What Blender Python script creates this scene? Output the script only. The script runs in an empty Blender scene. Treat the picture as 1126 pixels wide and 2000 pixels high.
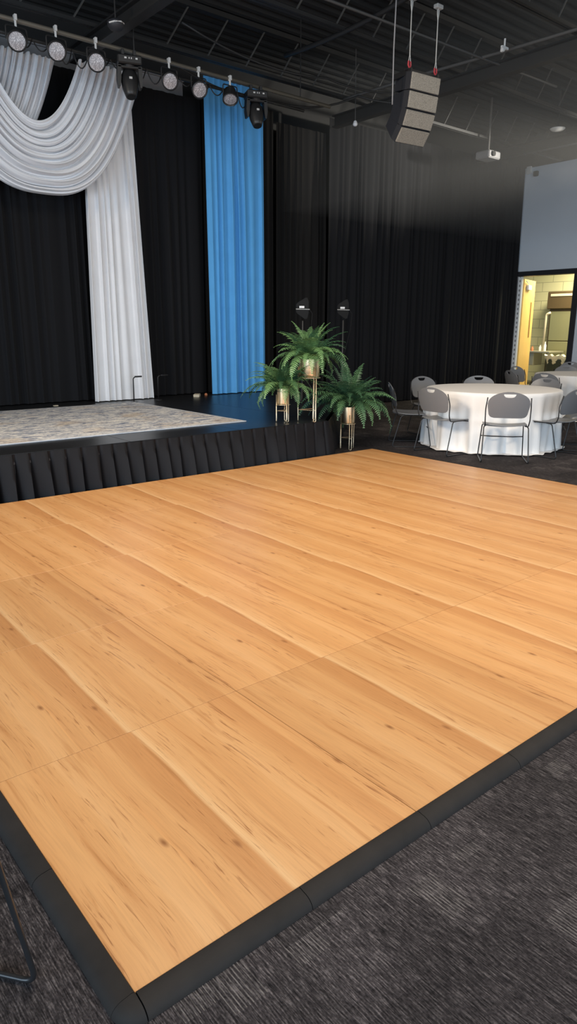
import bpy, math, random
from mathutils import Vector, Matrix
random.seed(11)
PI = math.pi
SC = bpy.context.scene
COL = SC.collection

# ------------------------------------------------------------------ camera
F_PX = 1363.008
PITCH, ROLL, YAW = 0.25682594, 0.00315809, 0.87967183
CAM_LOC = Vector((-0.50190, -1.11755, 1.40175))
d = Vector((math.cos(YAW)*math.cos(PITCH), math.sin(YAW)*math.cos(PITCH), -math.sin(PITCH)))
r = Vector((math.sin(YAW), -math.cos(YAW), 0))
u = r.cross(d)
r2 = r*math.cos(ROLL) + u*math.sin(ROLL)
u2 = -r*math.sin(ROLL) + u*math.cos(ROLL)
cd = bpy.data.cameras.new('camera')
cd.sensor_fit = 'VERTICAL'
cd.sensor_height = 36.0
cd.sensor_width = 36.0
cd.lens = F_PX/2000*36.0
cd.clip_start = 0.05
cam = bpy.data.objects.new('camera', cd)
M = Matrix((r2, u2, -d)).transposed().to_4x4()
M.translation = CAM_LOC
cam.matrix_world = M
COL.objects.link(cam)
SC.camera = cam

# ------------------------------------------------------------------ world, lamps, exposure
SC.view_settings.view_transform = 'Standard'
SC.view_settings.look = 'None'
SC.view_settings.gamma = 1.0
SC.view_settings.use_curve_mapping = False
SC.view_settings.exposure = 0.0
W = bpy.data.worlds.new('world')
SC.world = W
W.use_nodes = True
W.node_tree.nodes['Background'].inputs[0].default_value = (0.62, 0.80, 1.0, 1)
W.node_tree.nodes['Background'].inputs[1].default_value = 0.30


def area(name, loc, target, sx, sy, power, color, spread=PI):
    ld = bpy.data.lights.new(name, 'AREA')
    ld.shape = 'RECTANGLE'
    ld.size, ld.size_y = sx, sy
    ld.energy = power
    ld.color = color
    ld.spread = spread
    o = bpy.data.objects.new(name, ld)
    o.location = loc
    o.rotation_euler = (Vector(target)-Vector(loc)).to_track_quat('-Z', 'Y').to_euler()
    COL.objects.link(o)
    return o


# daylight from the windows behind and to the left of the photographer
area('window_daylight', (1.0, -6.0, 1.5), (4.0, 6.0, 1.3), 9.0, 2.6, 430, (0.70, 0.85, 1.0))
area('window_daylight', (-6.5, 0.0, 1.7), (8.0, 4.5, 1.7), 7.0, 2.8, 520, (0.62, 0.81, 1.0))
# warm ceiling fittings over the near half of the hall
area('ceiling_light_bank', (2.8, 0.8, 4.74), (3.0, 1.3, 0), 5.0, 3.6, 350, (1.0, 0.89, 0.75))
area('side_light_bank', (12.0, 0.3, 4.6), (6.5, 4.6, 3.4), 2.0, 1.2, 130, (1.0, 0.86, 0.66))
# warm lamp high at the left of the hall
area('hall_lamp', (-2.5, 4.6, 4.2), (7.0, 4.0, 0.5), 1.2, 1.2, 80, (1.0, 0.82, 0.62), math.radians(80))
# house light at the right of the hall whose beam grazes the hazy air under the ceiling
sl = bpy.data.lights.new('house_spot', 'SPOT')
sl.energy = 2000
sl.color = (1.0, 0.94, 0.82)
sl.spot_size = math.radians(36)
sl.spot_blend = 1.0
sl.shadow_soft_size = 0.12
so = bpy.data.objects.new('house_spot', sl)
so.location = (13.2, 4.4, 4.35)
so.rotation_euler = (Vector((9.4, 8.3, 4.45))-Vector(so.location)).to_track_quat('-Z', 'Y').to_euler()
COL.objects.link(so)

# ------------------------------------------------------------------ materials


def nodes(m):
    m.use_nodes = True
    return m.node_tree.nodes, m.node_tree.links


def mat(name, col, rough=0.6, metal=0.0, spec=0.5, var=0.0, vscale=20.0, bump=0.0, bscale=200.0, sheen=0.0, trans=0.0):
    m = bpy.data.materials.new(name)
    N, L = nodes(m)
    b = N['Principled BSDF']
    b.inputs['Base Color'].default_value = (*col, 1)
    b.inputs['Roughness'].default_value = rough
    b.inputs['Metallic'].default_value = metal
    b.inputs['Specular IOR Level'].default_value = spec
    if sheen:
        b.inputs['Sheen Weight'].default_value = sheen
    if var or bump:
        tc = N.new('ShaderNodeTexCoord')
    if var:
        nz = N.new('ShaderNodeTexNoise')
        nz.inputs['Scale'].default_value = vscale
        nz.inputs['Detail'].default_value = 4
        L.new(tc.outputs['Object'], nz.inputs['Vector'])
        mx = N.new('ShaderNodeMix')
        mx.data_type = 'RGBA'
        mx.inputs[6].default_value = (*[c*(1-var) for c in col], 1)
        mx.inputs[7].default_value = (*[min(1, c*(1+var)) for c in col], 1)
        L.new(nz.outputs['Fac'], mx.inputs[0])
        L.new(mx.outputs[2], b.inputs['Base Color'])
    if bump:
        nb = N.new('ShaderNodeTexNoise')
        nb.inputs['Scale'].default_value = bscale
        L.new(tc.outputs['Object'], nb.inputs['Vector'])
        bp = N.new('ShaderNodeBump')
        bp.inputs['Strength'].default_value = bump
        bp.inputs['Distance'].default_value = 0.002
        L.new(nb.outputs['Fac'], bp.inputs['Height'])
        L.new(bp.outputs['Normal'], b.inputs['Normal'])
    return m


def math_node(N, L, op, a, b=None, clamp=False):
    n = N.new('ShaderNodeMath')
    n.operation = op
    n.use_clamp = clamp
    for i, v in enumerate((a, b)):
        if v is None:
            continue
        if isinstance(v, (int, float)):
            n.inputs[i].default_value = v
        else:
            L.new(v, n.inputs[i])
    return n.outputs[0]


def mix_rgb(N, L, fac, a, b, blend='MIX'):
    mx = N.new('ShaderNodeMix')
    mx.data_type = 'RGBA'
    mx.blend_type = blend
    for i, v in ((0, fac), (6, a), (7, b)):
        if isinstance(v, (int, float)):
            mx.inputs[i].default_value = v
        elif isinstance(v, tuple):
            mx.inputs[i].default_value = (*v, 1)
        else:
            L.new(v, mx.inputs[i])
    return mx.outputs[2]


def ramp(N, L, fac, stops, interp='LINEAR'):
    cr = N.new('ShaderNodeValToRGB')
    cr.color_ramp.interpolation = interp
    e = cr.color_ramp.elements
    while len(e) < len(stops):
        e.new(0.5)
    for el, (p, c) in zip(e, stops):
        el.position = p
        if isinstance(c, (int, float)):
            c = (c, c, c)
        el.color = (*c, 1)
    L.new(fac, cr.inputs[0])
    return cr.outputs[0]


def noise(N, L, vec, scale=1.0, detail=4.0, rough=0.5, dist=0.0):
    nz = N.new('ShaderNodeTexNoise')
    nz.inputs['Scale'].default_value = scale
    nz.inputs['Detail'].default_value = detail
    nz.inputs['Roughness'].default_value = rough
    nz.inputs['Distortion'].default_value = dist
    L.new(vec, nz.inputs['Vector'])
    return nz.outputs['Fac']


def mapping(N, L, vec, scale=(1, 1, 1), loc=(0, 0, 0)):
    mp = N.new('ShaderNodeMapping')
    mp.inputs['Scale'].default_value = scale
    mp.inputs['Location'].default_value = loc
    L.new(vec, mp.inputs['Vector'])
    return mp.outputs[0]


PANEL = 0.9144


def wood_material():
    m = bpy.data.materials.new('maple_laminate')
    N, L = nodes(m)
    b = N['Principled BSDF']
    tc = N.new('ShaderNodeTexCoord')
    oc = tc.outputs['Object']
    warp = noise(N, L, mapping(N, L, oc, (3, 1.2, 1)), 1.0, 2)
    sep = N.new('ShaderNodeSeparateXYZ')
    L.new(oc, sep.inputs[0])
    wx = math_node(N, L, 'ADD', sep.outputs[0], math_node(N, L, 'MULTIPLY', math_node(N, L, 'SUBTRACT', warp, 0.5), 0.06))
    uu = math_node(N, L, 'DIVIDE', wx, PANEL)
    A = (0.675, 0.350, 0.138)
    B = (0.635, 0.315, 0.120)
    C = (0.71, 0.385, 0.163)
    D = (0.575, 0.270, 0.098)
    Lt = (0.77, 0.465, 0.22)
    st = [(0.0, B), (0.06, A), (0.10, A), (0.115, B), (0.19, A), (0.205, C), (0.30, A), (0.315, B), (0.385, A), (0.43, D), (0.49, D), (0.507, Lt), (0.535, C), (0.62, A),
          (0.635, B), (0.73, A), (0.74, C), (0.83, A), (0.845, B), (0.93, D), (0.945, A), (1.0, B)]
    base = ramp(N, L, uu, st)
    comb = N.new('ShaderNodeCombineXYZ')
    L.new(wx, comb.inputs[0])
    L.new(sep.outputs[1], comb.inputs[1])
    gv = comb.outputs[0]
    g1 = noise(N, L, mapping(N, L, gv, (170, 5.0, 1)), 1.0, 6, 0.65, 0.3)
    g1 = ramp(N, L, g1, [(0.3, 0.86), (0.55, 1.0), (0.75, 1.05)])
    c1 = mix_rgb(N, L, 0.8, base, g1, 'MULTIPLY')
    g2 = noise(N, L, mapping(N, L, gv, (34, 1.6, 1), (3, 1, 0)), 1.0, 4, 0.55, 0.6)
    g2 = ramp(N, L, g2, [(0.28, (0.80, 0.71, 0.62)), (0.42, 1.0), (0.62, 1.0), (0.8, (1.08, 1.07, 1.05))])
    c2 = mix_rgb(N, L, 1.0, c1, g2, 'MULTIPLY')
    # short dark mineral streaks
    g3 = noise(N, L, mapping(N, L, gv, (120, 5.5, 1), (7, 2, 0)), 1.0, 3, 0.65, 0.8)
    g3b = noise(N, L, mapping(N, L, gv, (9, 2.2, 1), (1, 5, 0)), 1.0, 1)
    f3 = math_node(N, L, 'MULTIPLY', ramp(N, L, g3, [(0.57, 0.0), (0.70, 0.8)]), ramp(N, L, g3b, [(0.42, 0.0), (0.56, 1.0)]))
    c3 = mix_rgb(N, L, f3, c2, (0.26, 0.088, 0.025))
    # a few knots
    vo = N.new('ShaderNodeTexVoronoi')
    vo.inputs['Scale'].default_value = 1.0
    vo.inputs['Randomness'].default_value = 1.0
    L.new(mapping(N, L, gv, (6.0, 2.6, 1), (0.3, 0.2, 0)), vo.inputs['Vector'])
    f4 = ramp(N, L, vo.outputs['Distance'], [(0.02, 0.85), (0.075, 0.0)])
    c4 = mix_rgb(N, L, f4, c3, (0.24, 0.085, 0.025))
    oi = N.new('ShaderNodeObjectInfo')
    rv = N.new('ShaderNodeMapRange')
    rv.inputs[3].default_value = 0.94
    rv.inputs[4].default_value = 1.04
    L.new(oi.outputs['Random'], rv.inputs[0])
    c5 = mix_rgb(N, L, 1.0, c4, rv.outputs[0], 'MULTIPLY')
    L.new(c5, b.inputs['Base Color'])
    b.inputs['Roughness'].default_value = 0.36
    b.inputs['Specular IOR Level'].default_value = 0.45
    return m


def carpet_material():
    m = bpy.data.materials.new('carpet_tile')
    N, L = nodes(m)
    b = N['Principled BSDF']
    tc = N.new('ShaderNodeTexCoord')
    oc = tc.outputs['Object']
    # fine loops running along y
    rows = noise(N, L, mapping(N, L, oc, (260, 22, 1)), 1.0, 2, 0.6)
    loops = noise(N, L, mapping(N, L, oc, (190, 130, 1)), 1.0, 2, 0.6)
    dark = ramp(N, L, rows, [(0.30, (0.010, 0.0085, 0.009)), (0.52, (0.040, 0.034, 0.035)), (0.72, (0.120, 0.104, 0.103))])
    dark = mix_rgb(N, L, 0.85, dark, ramp(N, L, loops, [(0.3, 0.35), (0.62, 1.2)]), 'MULTIPLY')

    def cells(sx, sy, loc, offset=0.5):
        v = mapping(N, L, oc, (sx, sy, 1), loc)
        s = N.new('ShaderNodeSeparateXYZ')
        L.new(v, s.inputs[0])
        fx = math_node(N, L, 'FLOOR', s.outputs[0])
        sh = math_node(N, L, 'MULTIPLY', math_node(N, L, 'MODULO', fx, 2.0), offset)
        fy = math_node(N, L, 'FLOOR', math_node(N, L, 'ADD', s.outputs[1], sh))
        c = N.new('ShaderNodeCombineXYZ')
        L.new(fx, c.inputs[0])
        L.new(fy, c.inputs[1])
        w = N.new('ShaderNodeTexWhiteNoise')
        w.noise_dimensions = '2D'
        L.new(c.outputs[0], w.inputs['Vector'])
        return w.outputs['Value']
    big = cells(2.0, 2.0, (0.3, 0.1, 0))
    mid = cells(5.5, 4.0, (0.15, 0.4, 0), 0.37)
    small = cells(11.0, 7.5, (0.35, 0.2, 0), 0.61)
    tone = math_node(N, L, 'MULTIPLY', ramp(N, L, big, [(0.0, 0.75), (1.0, 1.25)]), ramp(N, L, mid, [(0.0, 0.78), (1.0, 1.22)]))
    c1 = mix_rgb(N, L, 1.0, dark, tone, 'MULTIPLY')
    # blocks with pale pin stripes
    wv = N.new('ShaderNodeTexWave')
    wv.wave_type = 'BANDS'
    wv.bands_direction = 'X'
    wv.inputs['Scale'].default_value = 34.0
    wv.inputs['Distortion'].default_value = 0.4
    L.new(oc, wv.inputs['Vector'])
    stripe = ramp(N, L, wv.outputs['Fac'], [(0.78, 0.0), (0.95, 1.0)])
    stripe = math_node(N, L, 'MULTIPLY', stripe, ramp(N, L, rows, [(0.35, 0.2), (0.6, 1.0)]))
    blk = ramp(N, L, small, [(0.80, 0.0), (0.83, 1.0)], 'CONSTANT')
    near = ramp(N, L, mid, [(0.45, 0.10), (0.5, 1.0)], 'CONSTANT')
    f = math_node(N, L, 'MULTIPLY', math_node(N, L, 'MULTIPLY', stripe, blk), near)
    c2 = mix_rgb(N, L, math_node(N, L, 'MULTIPLY', f, 0.6), c1, (0.26, 0.235, 0.215))
    L.new(c2, b.inputs['Base Color'])
    b.inputs['Roughness'].default_value = 0.95
    b.inputs['Specular IOR Level'].default_value = 0.15
    bp = N.new('ShaderNodeBump')
    bp.inputs['Strength'].default_value = 0.5
    bp.inputs['Distance'].default_value = 0.003
    L.new(loops, bp.inputs['Height'])
    L.new(bp.outputs['Normal'], b.inputs['Normal'])
    return m


def rug_material(hx, hy):
    m = bpy.data.materials.new('faded_rug')
    N, L = nodes(m)
    b = N['Principled BSDF']
    tc = N.new('ShaderNodeTexCoord')
    oc = tc.outputs['Object']
    n1 = noise(N, L, mapping(N, L, oc, (5.5, 15, 1)), 1.0, 4, 0.75, 1.4)
    n2 = noise(N, L, mapping(N, L, oc, (1.5, 2.2, 1)), 1.0, 3, 0.6, 0.5)
    n3 = noise(N, L, mapping(N, L, oc, (30, 70, 1)), 1.0, 2, 0.6)
    c = ramp(N, L, n1, [(0.36, (0.12, 0.15, 0.22)), (0.45, (0.28, 0.32, 0.42)), (0.50, (0.60, 0.60, 0.60)), (0.62, (0.80, 0.78, 0.74))])
    c = mix_rgb(N, L, ramp(N, L, n2, [(0.52, 0.0), (0.66, 0.5)]), c, (0.50, 0.38, 0.26))
    c = mix_rgb(N, L, 0.6, c, ramp(N, L, n3, [(0.35, 0.5), (0.6, 1.15)]), 'MULTIPLY')
    s = N.new('ShaderNodeSeparateXYZ')
    L.new(oc, s.inputs[0])
    dx = math_node(N, L, 'SUBTRACT', hx, math_node(N, L, 'ABSOLUTE', s.outputs[0]))
    dy = math_node(N, L, 'SUBTRACT', hy, math_node(N, L, 'ABSOLUTE', s.outputs[1]))
    dm = math_node(N, L, 'MINIMUM', dx, dy)
    bd = ramp(N, L, math_node(N, L, 'MULTIPLY', dm, 2.0), [(0.0, 1.0), (0.075, 1.0), (0.085, 0.0), (0.22, 0.0), (0.23, 0.45), (0.29, 0.45), (0.30, 0.0)], 'CONSTANT')
    c = mix_rgb(N, L, math_node(N, L, 'MULTIPLY', bd, 0.8), c, (0.52, 0.56, 0.62))
    L.new(c, b.inputs['Base Color'])
    b.inputs['Roughness'].default_value = 0.95
    b.inputs['Specular IOR Level'].default_value = 0.1
    return m


def block_wall_material():
    m = bpy.data.materials.new('painted_block')
    N, L = nodes(m)
    b = N['Principled BSDF']
    tc = N.new('ShaderNodeTexCoord')
    s = N.new('ShaderNodeSeparateXYZ')
    L.new(tc.outputs['Object'], s.inputs[0])
    c = N.new('ShaderNodeCombineXYZ')
    L.new(s.outputs[1], c.inputs[0])
    L.new(s.outputs[2], c.inputs[1])
    bk = N.new('ShaderNodeTexBrick')
    bk.inputs['Scale'].default_value = 1.0
    bk.inputs['Brick Width'].default_value = 0.6
    bk.inputs['Row Height'].default_value = 0.24
    bk.inputs['Mortar Size'].default_value = 0.008
    bk.inputs['Color1'].default_value = (0.62, 0.60, 0.36, 1)
    bk.inputs['Color2'].default_value = (0.66, 0.63, 0.40, 1)
    bk.inputs['Mortar'].default_value = (0.36, 0.35, 0.22, 1)
    L.new(c.outputs[0], bk.inputs['Vector'])
    L.new(bk.outputs['Color'], b.inputs['Base Color'])
    b.inputs['Roughness'].default_value = 0.6
    return m


def led_material():
    m = bpy.data.materials.new('led_lens')
    N, L = nodes(m)
    b = N['Principled BSDF']
    tc = N.new('ShaderNodeTexCoord')
    vo = N.new('ShaderNodeTexVoronoi')
    vo.inputs['Scale'].default_value = 75
    L.new(tc.outputs['Object'], vo.inputs['Vector'])
    c = ramp(N, L, vo.outputs['Distance'], [(0.18, (0.75, 0.71, 0.73)), (0.42, (0.27, 0.25, 0.26))])
    L.new(c, b.inputs['Base Color'])
    b.inputs['Roughness'].default_value = 0.3
    return m


def grille_material():
    m = bpy.data.materials.new('speaker_grille')
    N, L = nodes(m)
    b = N['Principled BSDF']
    tc = N.new('ShaderNodeTexCoord')
    vo = N.new('ShaderNodeTexVoronoi')
    vo.inputs['Scale'].default_value = 160
    L.new(tc.outputs['Object'], vo.inputs['Vector'])
    c = ramp(N, L, vo.outputs['Distance'], [(0.25, (0.10, 0.09, 0.075)), (0.5, (0.30, 0.27, 0.225))])
    L.new(c, b.inputs['Base Color'])
    b.inputs['Roughness'].default_value = 0.55
    return m


def perforated_material():
    m = bpy.data.materials.new('white_perforated_steel')
    N, L = nodes(m)
    b = N['Principled BSDF']
    tc = N.new('ShaderNodeTexCoord')
    s = N.new('ShaderNodeSeparateXYZ')
    L.new(tc.outputs['Object'], s.inputs[0])
    fz = math_node(N, L, 'SUBTRACT', math_node(N, L, 'FRACT', math_node(N, L, 'MULTIPLY', s.outputs[2], 10.0)), 0.5)
    yy = math_node(N, L, 'MULTIPLY', math_node(N, L, 'ADD', s.outputs[1], -0.0), 16.0)
    dd = math_node(N, L, 'SQRT', math_node(N, L, 'ADD', math_node(N, L, 'MULTIPLY', fz, fz), math_node(N, L, 'MULTIPLY', yy, yy)))
    c = ramp(N, L, dd, [(0.24, (0.25, 0.25, 0.25)), (0.30, (0.80, 0.83, 0.86))])
    L.new(c, b.inputs['Base Color'])
    b.inputs['Roughness'].default_value = 0.5
    return m


def deck_material():
    m = bpy.data.materials.new('black_roof_deck')
    N, L = nodes(m)
    b = N['Principled BSDF']
    tc = N.new('ShaderNodeTexCoord')
    n1 = noise(N, L, mapping(N, L, tc.outputs['Object'], (0.4, 7, 1)), 1.0, 3)
    c = ramp(N, L, n1, [(0.3, (0.008, 0.008, 0.0085)), (0.7, (0.016, 0.0156, 0.015))])
    L.new(c, b.inputs['Base Color'])
    b.inputs['Roughness'].default_value = 0.85
    return m


def frond_material(name, a, bcol):
    m = bpy.data.materials.new(name)
    N, L = nodes(m)
    b = N['Principled BSDF']
    oi = N.new('ShaderNodeObjectInfo')
    c = mix_rgb(N, L, oi.outputs['Random'], a, bcol)
    L.new(c, b.inputs['Base Color'])
    b.inputs['Roughness'].default_value = 0.42
    b.inputs['Specular IOR Level'].default_value = 0.5
    return m


MT = {}
MT['wood'] = wood_material()
MT['carpet'] = carpet_material()
MT['rubber'] = mat('edge_rubber', (0.0200, 0.0165, 0.0145), 0.75, 0, 0.25, var=0.35, vscale=14, bump=0.15, bscale=400)
MT['deck'] = deck_material()
MT['steel_black'] = mat('black_painted_steel', (0.017, 0.0165, 0.0165), 0.55)
MT['steel_web'] = mat('dusty_steel_bar', (0.075, 0.072, 0.068), 0.55)
MT['black_wall'] = mat('black_wall_paint', (0.014, 0.0135, 0.0135), 0.8)
MT['velour'] = mat('black_velour', (0.0125, 0.0125, 0.0140), 0.95, 0, 0.1, sheen=0.03)
MT['velour_warm'] = mat('black_velour_faded', (0.0140, 0.0130, 0.0125), 0.95, 0, 0.1, sheen=0.03)
MT['skirt'] = mat('black_satin_skirt', (0.0055, 0.0053, 0.0066), 0.55, 0, 0.22)
MT['white_sheer'] = mat('white_voile', (0.74, 0.74, 0.76), 0.8, 0, 0.2, var=0.06, vscale=4)
MT['blue_cloth'] = mat('sky_blue_voile', (0.10, 0.365, 0.72), 0.75, 0, 0.2, var=0.08, vscale=5)
MT['stage_top'] = mat('black_stage_deck', (0.010, 0.0105, 0.012), 0.33, 0, 0.5, var=0.3, vscale=3)
MT['cloth'] = mat('white_table_linen', (0.84, 0.82, 0.80), 0.85, 0, 0.15)
MT['plastic'] = mat('grey_chair_plastic', (0.165, 0.167, 0.174), 0.38, 0, 0.5, bump=0.05, bscale=700)
MT['rod'] = mat('black_chair_rod', (0.014, 0.014, 0.015), 0.35, 0, 0.5)
MT['gold'] = mat('brushed_gold', (0.90, 0.73, 0.48), 0.33, 1.0)
MT['gold_wire'] = mat('pale_gold_wire', (0.80, 0.66, 0.46), 0.35, 0.9)
MT['fern_a'] = frond_material('fern_frond', (0.020, 0.068, 0.033), (0.16, 0.30, 0.11))
MT['fern_b'] = frond_material('fern_frond_blue', (0.016, 0.055, 0.036), (0.12, 0.24, 0.10))
MT['soil'] = mat('planter_moss', (0.03, 0.028, 0.02), 0.95)
MT['plate_white'] = mat('white_plate', (0.85, 0.85, 0.86), 0.5)
MT['antenna'] = mat('antenna_black', (0.012, 0.012, 0.0125), 0.7, 0, 0.2)
MT['led'] = led_material()
MT['lamp_black'] = mat('lamp_housing_black', (0.013, 0.013, 0.014), 0.45)
MT['clamp'] = mat('pale_clamp', (0.55, 0.55, 0.54), 0.4)
MT['pipe'] = mat('worn_pipe', (0.16, 0.145, 0.12), 0.45, 0.3)
MT['beam_grey'] = mat('grey_beam', (0.24, 0.235, 0.24), 0.7, var=0.2, vscale=3)
MT['grille'] = grille_material()
MT['cabinet_black'] = mat('speaker_cabinet', (0.020, 0.021, 0.026), 0.6)
MT['cable_steel'] = mat('steel_cable', (0.55, 0.55, 0.53), 0.4, 0.3)
MT['red'] = mat('red_shackle', (0.45, 0.05, 0.06), 0.4)
MT['blue_wall'] = mat('pale_blue_wall', (0.60, 0.665, 0.745), 0.75, var=0.03, vscale=1.2)
MT['door_black'] = mat('dark_door_frame', (0.016, 0.017, 0.022), 0.5)
MT['perforated'] = perforated_material()
MT['door_wood'] = mat('golden_oak_door', (0.78, 0.50, 0.15), 0.45, var=0.12, vscale=3)
MT['vision'] = mat('dark_amber_slot', (0.26, 0.12, 0.03), 0.4)
MT['block'] = block_wall_material()
MT['olive_steel'] = mat('olive_steel_door', (0.29, 0.28, 0.15), 0.35, 0.4)
MT['brown_steel'] = mat('brown_steel_hood', (0.11, 0.075, 0.035), 0.45, 0.3)
MT['tan_plastic'] = mat('pale_tan_plastic', (0.62, 0.55, 0.40), 0.5)
MT['dark_green'] = mat('dark_green_plastic', (0.018, 0.030, 0.022), 0.5)
MT['liner'] = mat('clear_bin_liner', (0.55, 0.52, 0.38), 0.25)
MT['counter_steel'] = mat('counter_steel', (0.42, 0.40, 0.30), 0.35, 0.5)
MT['beige'] = mat('beige_plastic', (0.50, 0.44, 0.33), 0.5)
MT['orange'] = mat('orange_plastic', (0.45, 0.16, 0.07), 0.5)
MT['white_fixture'] = mat('white_fixture', (0.72, 0.71, 0.68), 0.5)
MT['table_grey'] = mat('table_top_grey', (0.45, 0.43, 0.40), 0.6)

# ------------------------------------------------------------------ mesh helpers


class MB:
    def __init__(s):
        s.v = []
        s.f = []

    def add(s, verts, faces):
        o = len(s.v)
        s.v += [tuple(p) for p in verts]
        s.f += [tuple(i+o for i in f) for f in faces]
        return s

    def box(s, lo, hi, M=None, bev=0.0):
        x0, y0, z0 = lo
        x1, y1, z1 = hi
        if bev <= 0:
            P = [(x, y, z) for z in (z0, z1) for y in (y0, y1) for x in (x0, x1)]
            Fc = [(0, 2, 3, 1), (4, 5, 7, 6), (0, 1, 5, 4), (2, 6, 7, 3), (0, 4, 6, 2), (1, 3, 7, 5)]
        else:
            # chamfered box : 24 points
            P, idx = [], {}
            for sx in (0, 1):
                for sy in (0, 1):
                    for sz in (0, 1):
                        c = ((x0, x1)[sx], (y0, y1)[sy], (z0, z1)[sz])
                        di = (bev*(1-2*sx), bev*(1-2*sy), bev*(1-2*sz))
                        for ax in range(3):   # point lying on the face normal to ax
                            p = [c[k]+(di[k] if k != ax else 0) for k in range(3)]
                            idx[(sx, sy, sz, ax)] = len(P)
                            P.append(tuple(p))
            Fc = []
            for sv in (0, 1):
                q = [(0, 0), (1, 0), (1, 1), (0, 1)]
                Fc.append([idx[(sv, a, b, 0)] for a, b in (q if sv else q[::-1])])
                Fc.append([idx[(a, sv, b, 1)] for a, b in (q[::-1] if sv else q)])
                Fc.append([idx[(a, b, sv, 2)] for a, b in (q if sv else q[::-1])])
            for a in (0, 1):
                for b in (0, 1):
                    e = [idx[(a, b, 0, 0)], idx[(a, b, 1, 0)], idx[(a, b, 1, 1)], idx[(a, b, 0, 1)]]
                    Fc.append(e)
                    e = [idx[(a, 0, b, 0)], idx[(a, 1, b, 0)], idx[(a, 1, b, 2)], idx[(a, 0, b, 2)]]
                    Fc.append(e)
                    e = [idx[(0, a, b, 1)], idx[(1, a, b, 1)], idx[(1, a, b, 2)], idx[(0, a, b, 2)]]
                    Fc.append(e)
            for k in range(8):
                sx, sy, sz = k & 1, (k >> 1) & 1, (k >> 2) & 1
                Fc.append([idx[(sx, sy, sz, ax)] for ax in range(3)])
        if M is not None:
            P = [tuple(M @ Vector(p)) for p in P]
        return s.add(P, Fc)

    def tube(s, pts, rad, n=8, caps=True):
        pts = [Vector(p) for p in pts]
        m = len(pts)
        rads = rad if isinstance(rad, (list, tuple)) else [rad]*m
        T = []
        for i in range(m):
            t = pts[min(i+1, m-1)]-pts[max(i-1, 0)]
            T.append(t.normalized() if t.length > 1e-9 else Vector((0, 0, 1)))
        a = T[0].orthogonal().normalized()
        P = []
        for i in range(m):
            a = (a - T[i]*a.dot(T[i]))
            a = a.normalized() if a.length > 1e-6 else T[i].orthogonal().normalized()
            b = T[i].cross(a)
            for k in range(n):
                q = 2*PI*k/n
                P.append(pts[i]+(a*math.cos(q)+b*math.sin(q))*rads[i])
        Fc = []
        for i in range(m-1):
            for k in range(n):
                k2 = (k+1) % n
                Fc.append((i*n+k, i*n+k2, (i+1)*n+k2, (i+1)*n+k))
        if caps:
            Fc.append(tuple(range(n))[::-1])
            Fc.append(tuple((m-1)*n+k for k in range(n)))
        return s.add(P, Fc)

    def lathe(s, prof, n=24, M=None, caps=True):
        P, Fc = [], []
        for (rr, z) in prof:
            for k in range(n):
                q = 2*PI*k/n
                P.append((rr*math.cos(q), rr*math.sin(q), z))
        m = len(prof)
        for i in range(m-1):
            for k in range(n):
                k2 = (k+1) % n
                Fc.append((i*n+k, i*n+k2, (i+1)*n+k2, (i+1)*n+k))
        if caps:
            Fc.append(tuple(range(n))[::-1])
            Fc.append(tuple((m-1)*n+k for k in range(n)))
        if M is not None:
            P = [tuple(M @ Vector(p)) for p in P]
        return s.add(P, Fc)

    def grid(s, fn, nu, nv, close_u=False):
        P = [fn(i/(nu if close_u else nu-1), j/(nv-1)) for j in range(nv) for i in range(nu)]
        Fc = []
        for j in range(nv-1):
            for i in range(nu if close_u else nu-1):
                i2 = (i+1) % nu
                Fc.append((j*nu+i, j*nu+i2, (j+1)*nu+i2, (j+1)*nu+i))
        return s.add(P, Fc)

    def prism(s, poly, y0, y1, M=None):
        """poly of (x, z) pairs extruded along y"""
        n = len(poly)
        P = [(x, y0, z) for x, z in poly]+[(x, y1, z) for x, z in poly]
        Fc = [tuple(range(n)), tuple(range(2*n-1, n-1, -1))]
        Fc += [(i, i+n, (i+1) % n+n, (i+1) % n) for i in range(n)]
        if M is not None:
            P = [tuple(M @ Vector(p)) for p in P]
        return s.add(P, Fc)

    def thicken(s, t):
        """give an open sheet a thickness (towards minus normal)"""
        nrm = [Vector((0, 0, 0)) for _ in s.v]
        cnt = {}
        for f in s.f:
            p = [Vector(s.v[i]) for i in f]
            nn = (p[1]-p[0]).cross(p[2]-p[0])
            if len(p) > 3:
                nn += (p[2]-p[0]).cross(p[3]-p[0])
            for i in f:
                nrm[i] += nn
            for a, b in zip(f, f[1:]+f[:1]):
                cnt[(a, b)] = cnt.get((a, b), 0)+1
        n = len(s.v)
        low = [Vector(s.v[i])-(nrm[i].normalized()*t if nrm[i].length > 1e-12 else Vector()) for i in range(n)]
        fs = list(s.f)
        s.v += [tuple(p) for p in low]
        s.f += [tuple(i+n for i in f[::-1]) for f in fs]
        for (a, b) in cnt:
            if (b, a) not in cnt:
                s.f.append((b, a, a+n, b+n))
        return s

    def build(s, name, material, parent=None, smooth=False, loc=None, angle=None):
        me = bpy.data.meshes.new(name)
        me.from_pydata([tuple(p) for p in s.v], [], s.f)
        me.update()
        if smooth:
            for p in me.polygons:
                p.use_smooth = True
            if angle is not None:
                me.set_sharp_from_angle(angle=math.radians(angle))
        me.materials.append(material)
        o = bpy.data.objects.new(name, me)
        COL.objects.link(o)
        if parent is not None:
            o.parent = parent
        if loc is not None:
            o.location = loc
        return o


def fix_normals(o):
    import bmesh
    bm = bmesh.new()
    bm.from_mesh(o.data)
    bmesh.ops.recalc_face_normals(bm, faces=bm.faces)
    bm.to_mesh(o.data)
    bm.free()
    return o


def tag(o, label, cat, group=None, kind=None):
    o['label'] = label
    o['category'] = cat
    if group:
        o['group'] = group
    if kind:
        o['kind'] = kind
    return o


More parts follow.
